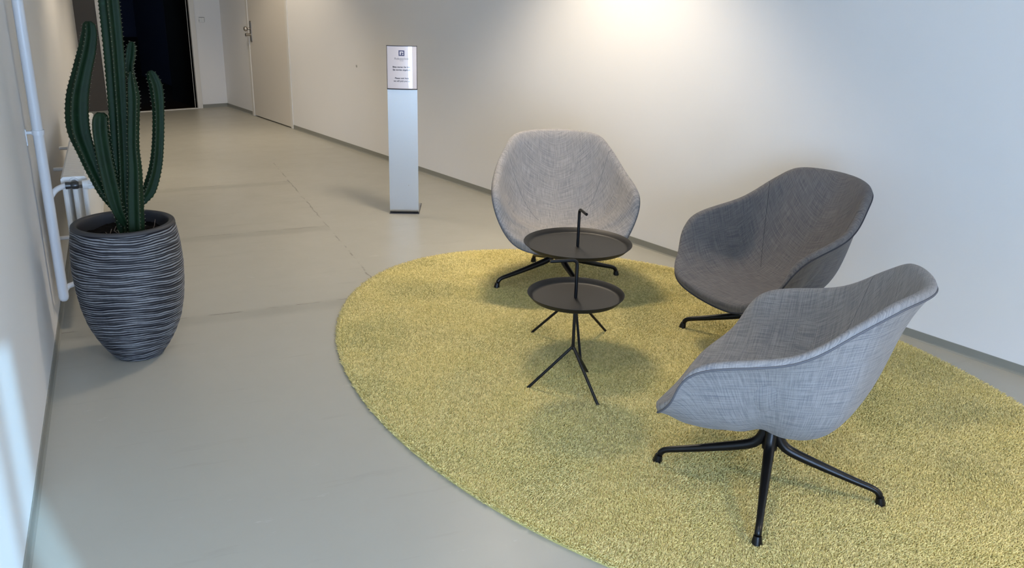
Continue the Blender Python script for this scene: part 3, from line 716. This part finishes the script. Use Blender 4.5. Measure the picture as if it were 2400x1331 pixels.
for nm, pts in STEMS.items():
    Q = smooth_path(pts, .0042); Q[:, :3] -= np.array(PC); n = len(Q); nr = RIBS[nm]; seg = nr * 10
    tan = np.gradient(Q[:, :3], axis=0); tan /= np.linalg.norm(tan, axis=1)[:, None]
    tan = np.array([tan[max(0, i - 4):i + 5].mean(0) for i in range(n)]); tan /= np.linalg.norm(tan, axis=1)[:, None]
    ref = np.array([math.cos(PHI[nm]), math.sin(PHI[nm]), 0.0]); V = []; rib = []; tips = []
    kk = np.arange(seg)
    for i in range(n):
        ref = ref - tan[i] * (ref @ tan[i]); ref /= np.linalg.norm(ref); bi = np.cross(tan[i], ref)
        a = 2 * PI * kk / seg; w = np.abs(np.cos(a * nr / 2)) ** 3.2
        rout = Q[i, 3] * 1.02 
        tooth = (i % 4) / 4.0
        rad = rout * (.50 + .50 * w) + (w > .98) * (.0032 * (1 - abs(2 * tooth - 1)) - .0012)
        rad = np.maximum(rad, .001)
        V.append(Q[i, :3] + (np.cos(a)[:, None] * ref + np.sin(a)[:, None] * bi) * rad[:, None]); rib.append(w)
        if i % 4 == 2 and Q[i, 3] > .008:
            for j in range(nr):
                k_ = j * 10
                d = np.cos(a[k_]) * ref + np.sin(a[k_]) * bi
                tips.append((Q[i, :3] + d * (rad[k_] - .0006), d, tan[i]))
    V = np.concatenate(V)
    f = grid_faces(n, seg) + [tuple((n - 1) * seg + k for k in range(seg))]
    o = mesh_obj('stem', V, f, M_CAC, pot, True)
    at_ = o.data.attributes.new('rib', 'FLOAT', 'POINT'); at_.data.foreach_set('value', np.concatenate(rib).astype(np.float32))
    mb = MB()
    for p, d, t in tips:
        s_ = np.cross(d, t)
        for q in (-1, 1):
            e = d * .0042 + s_ * q * .0026 + t * .001
            mb.add([p + t * .0011, p - t * .0011 + s_ * .0011, p - t * .0011 - s_ * .0011, p + e], [(0, 1, 3), (1, 2, 3), (2, 0, 3), (0, 2, 1)])
    sp = mb.build('spines', M_SPINE, o); sp['kind'] = 'stuff'

# ------------------------------------------------------------------ rug
RUGC = (2.7106, 2.3714); RA, RB = 1.272, 1.920; RT = R_(-2.45)
rug = thing('rug', 'large oval yellow green shaggy rug under the chairs', 'rug', (RUGC[0], RUGC[1], 0), RT)
M_RUGB = mat('rug_backing', (.45, .39, .15), .95, spec=.1)
ang = np.linspace(0, 2 * PI, 160, endpoint=False); n = len(ang)
v = [(RA * math.cos(a), RB * math.sin(a), .0) for a in ang] + [(RA * math.cos(a), RB * math.sin(a), .006) for a in ang]
mesh_obj('rug_backing', v, [tuple(range(n, 2 * n)), tuple(range(n))[::-1]] + [(i, (i + 1) % n, (i + 1) % n + n, i + n) for i in range(n)], M_RUGB, rug)
M_PILE = mat('yellow_green_yarn', (.7, .37, .12), .95, spec=.12)
BS(M_PILE).inputs['Sheen Weight'].default_value = .15
pg = N(M_PILE, 'ShaderNodeTexCoord').outputs['Object']
rn = N(M_PILE, 'ShaderNodeTexWhiteNoise'); 
sn = N(M_PILE, 'ShaderNodeVectorMath', operation='SNAP'); L(M_PILE, pg, sn.inputs[0]); sn.inputs[1].default_value = (.008, .008, 1.0); L(M_PILE, sn.outputs[0], rn.inputs['Vector'])
pc = mixc(M_PILE, rn.outputs['Value'], (.48, .415, .15), (.84, .735, .335))
pc = mixc(M_PILE, mathn(M_PILE, 'MULTIPLY', ramp(M_PILE, noise(M_PILE, pg, 3.2, 3), [(.4, (0, 0, 0)), (.62, (1, 1, 1))]), .25), pc, (.78, .64, .20))
L(M_PILE, pc, BS(M_PILE).inputs['Base Color'])
FEET = []
for cx_, cy_, a0 in ((3.109, 3.502, 163.0), (3.317, 2.270, 113.3), (2.3215, 1.486, 123.0)):
    for k_ in range(4):
        a_ = R_(a0 + 90 * k_); FEET.append((cx_ + .375 * math.cos(a_), cy_ + .375 * math.sin(a_), .020))
for cx_, cy_, r_, a0 in ((2.2541, 2.4258, .183, 2.536), (2.6007, 2.804, .213, R_(118))):
    for k_ in range(3):
        a_ = a0 + k_ * 2 * PI / 3; FEET.append((cx_ + r_ * math.cos(a_), cy_ + r_ * math.sin(a_), .010))
def pile():
    sp = .0051; ts = []
    xs = np.arange(-RA, RA, sp); ys = np.arange(-RB, RB, sp)
    X, Y = np.meshgrid(xs, ys); X = X.ravel() + rng.uniform(-.5, .5, X.size) * sp; Y = Y.ravel() + rng.uniform(-.5, .5, Y.size) * sp
    k = (X / RA) ** 2 + (Y / RB) ** 2 < 1.0; X = X[k]; Y = Y[k]
    # leave out yarn that only somebody standing far behind the viewer would see
    cr, sr_ = math.cos(RT), math.sin(RT)
    wx = RUGC[0] + X * cr - Y * sr_; wy = RUGC[1] + X * sr_ + Y * cr
    fx, fy = wx * Rf.x + wy * Rf.y - CAM_H * Rf.z, wx * Ru.x + wy * Ru.y - CAM_H * Ru.z
    k = fy / fx > -.52
    X = X[k]; Y = Y[k]; n = X.size
    # neighbouring yarn leans alike
    lean_a = 1.2 * np.sin(X * 7 + 1.7 * np.sin(Y * 5)) + 1.1 * np.sin(Y * 9 + 2 * np.sin(X * 6 + 1)) + rng.normal(0, 1.25, n)
    lean = np.abs(rng.normal(.0085, .004, n)); edge = np.sqrt((X / RA) ** 2 + (Y / RB) ** 2)
    ea = np.arctan2(Y / RB ** 2, X / RA ** 2); m = edge > .985
    lean_a[m] = ea[m] + rng.normal(0, .6, m.sum()); lean[m] += .004
    H = rng.uniform(.0095, .0130, n); r0 = rng.uniform(.0022, .0030, n)
    wx = RUGC[0] + X * cr - Y * sr_; wy = RUGC[1] + X * sr_ + Y * cr            # the feet press the yarn flat
    for px, py, pr in FEET:
        m = (wx - px) ** 2 + (wy - py) ** 2 < pr * pr
        H[m] = np.minimum(H[m], .0055)
    dx, dy = np.cos(lean_a), np.sin(lean_a)
    b0 = rng.uniform(0, 2 * PI, n)
    V = np.empty((n, 7, 3), np.float32)
    for j in range(3):
        a = b0 + j * 2 * PI / 3
        V[:, j, 0] = X + r0 * .8 * np.cos(a); V[:, j, 1] = Y + r0 * .8 * np.sin(a); V[:, j, 2] = .004
        V[:, 3 + j, 0] = X + dx * lean * .35 + r0 * np.cos(a); V[:, 3 + j, 1] = Y + dy * lean * .35 + r0 * np.sin(a); V[:, 3 + j, 2] = .004 + H * .62
    V[:, 6, 0] = X + dx * lean; V[:, 6, 1] = Y + dy * lean; V[:, 6, 2] = .004 + H
    quads = np.array([[0, 1, 4, 3], [1, 2, 5, 4], [2, 0, 3, 5]]); tris = np.array([[3, 4, 6], [4, 5, 6], [5, 3, 6]])
    off = (np.arange(n) * 7)[:, None]
    lq = (quads.ravel()[None] + off); lt = (tris.ravel()[None] + off)
    loops = np.concatenate([lq, lt], 1).ravel().astype(np.int32)
    tot = np.tile(np.array([4, 4, 4, 3, 3, 3], np.int32), n); start = np.concatenate([[0], np.cumsum(tot)[:-1]]).astype(np.int32)
    me = bpy.data.meshes.new('pile')
    me.vertices.add(n * 7); me.vertices.foreach_set('co', V.ravel())
    me.loops.add(len(loops)); me.loops.foreach_set('vertex_index', loops)
    me.polygons.add(n * 6); me.polygons.foreach_set('loop_start', start); me.polygons.foreach_set('loop_total', tot)
    me.polygons.foreach_set('use_smooth', np.ones(n * 6, bool))
    me.update(calc_edges=True)
    me.materials.append(M_PILE)
    o = bpy.data.objects.new('rug_pile', me); C.objects.link(o); o.parent = rug; o['kind'] = 'stuff'
    print('tufts', n)
pile()
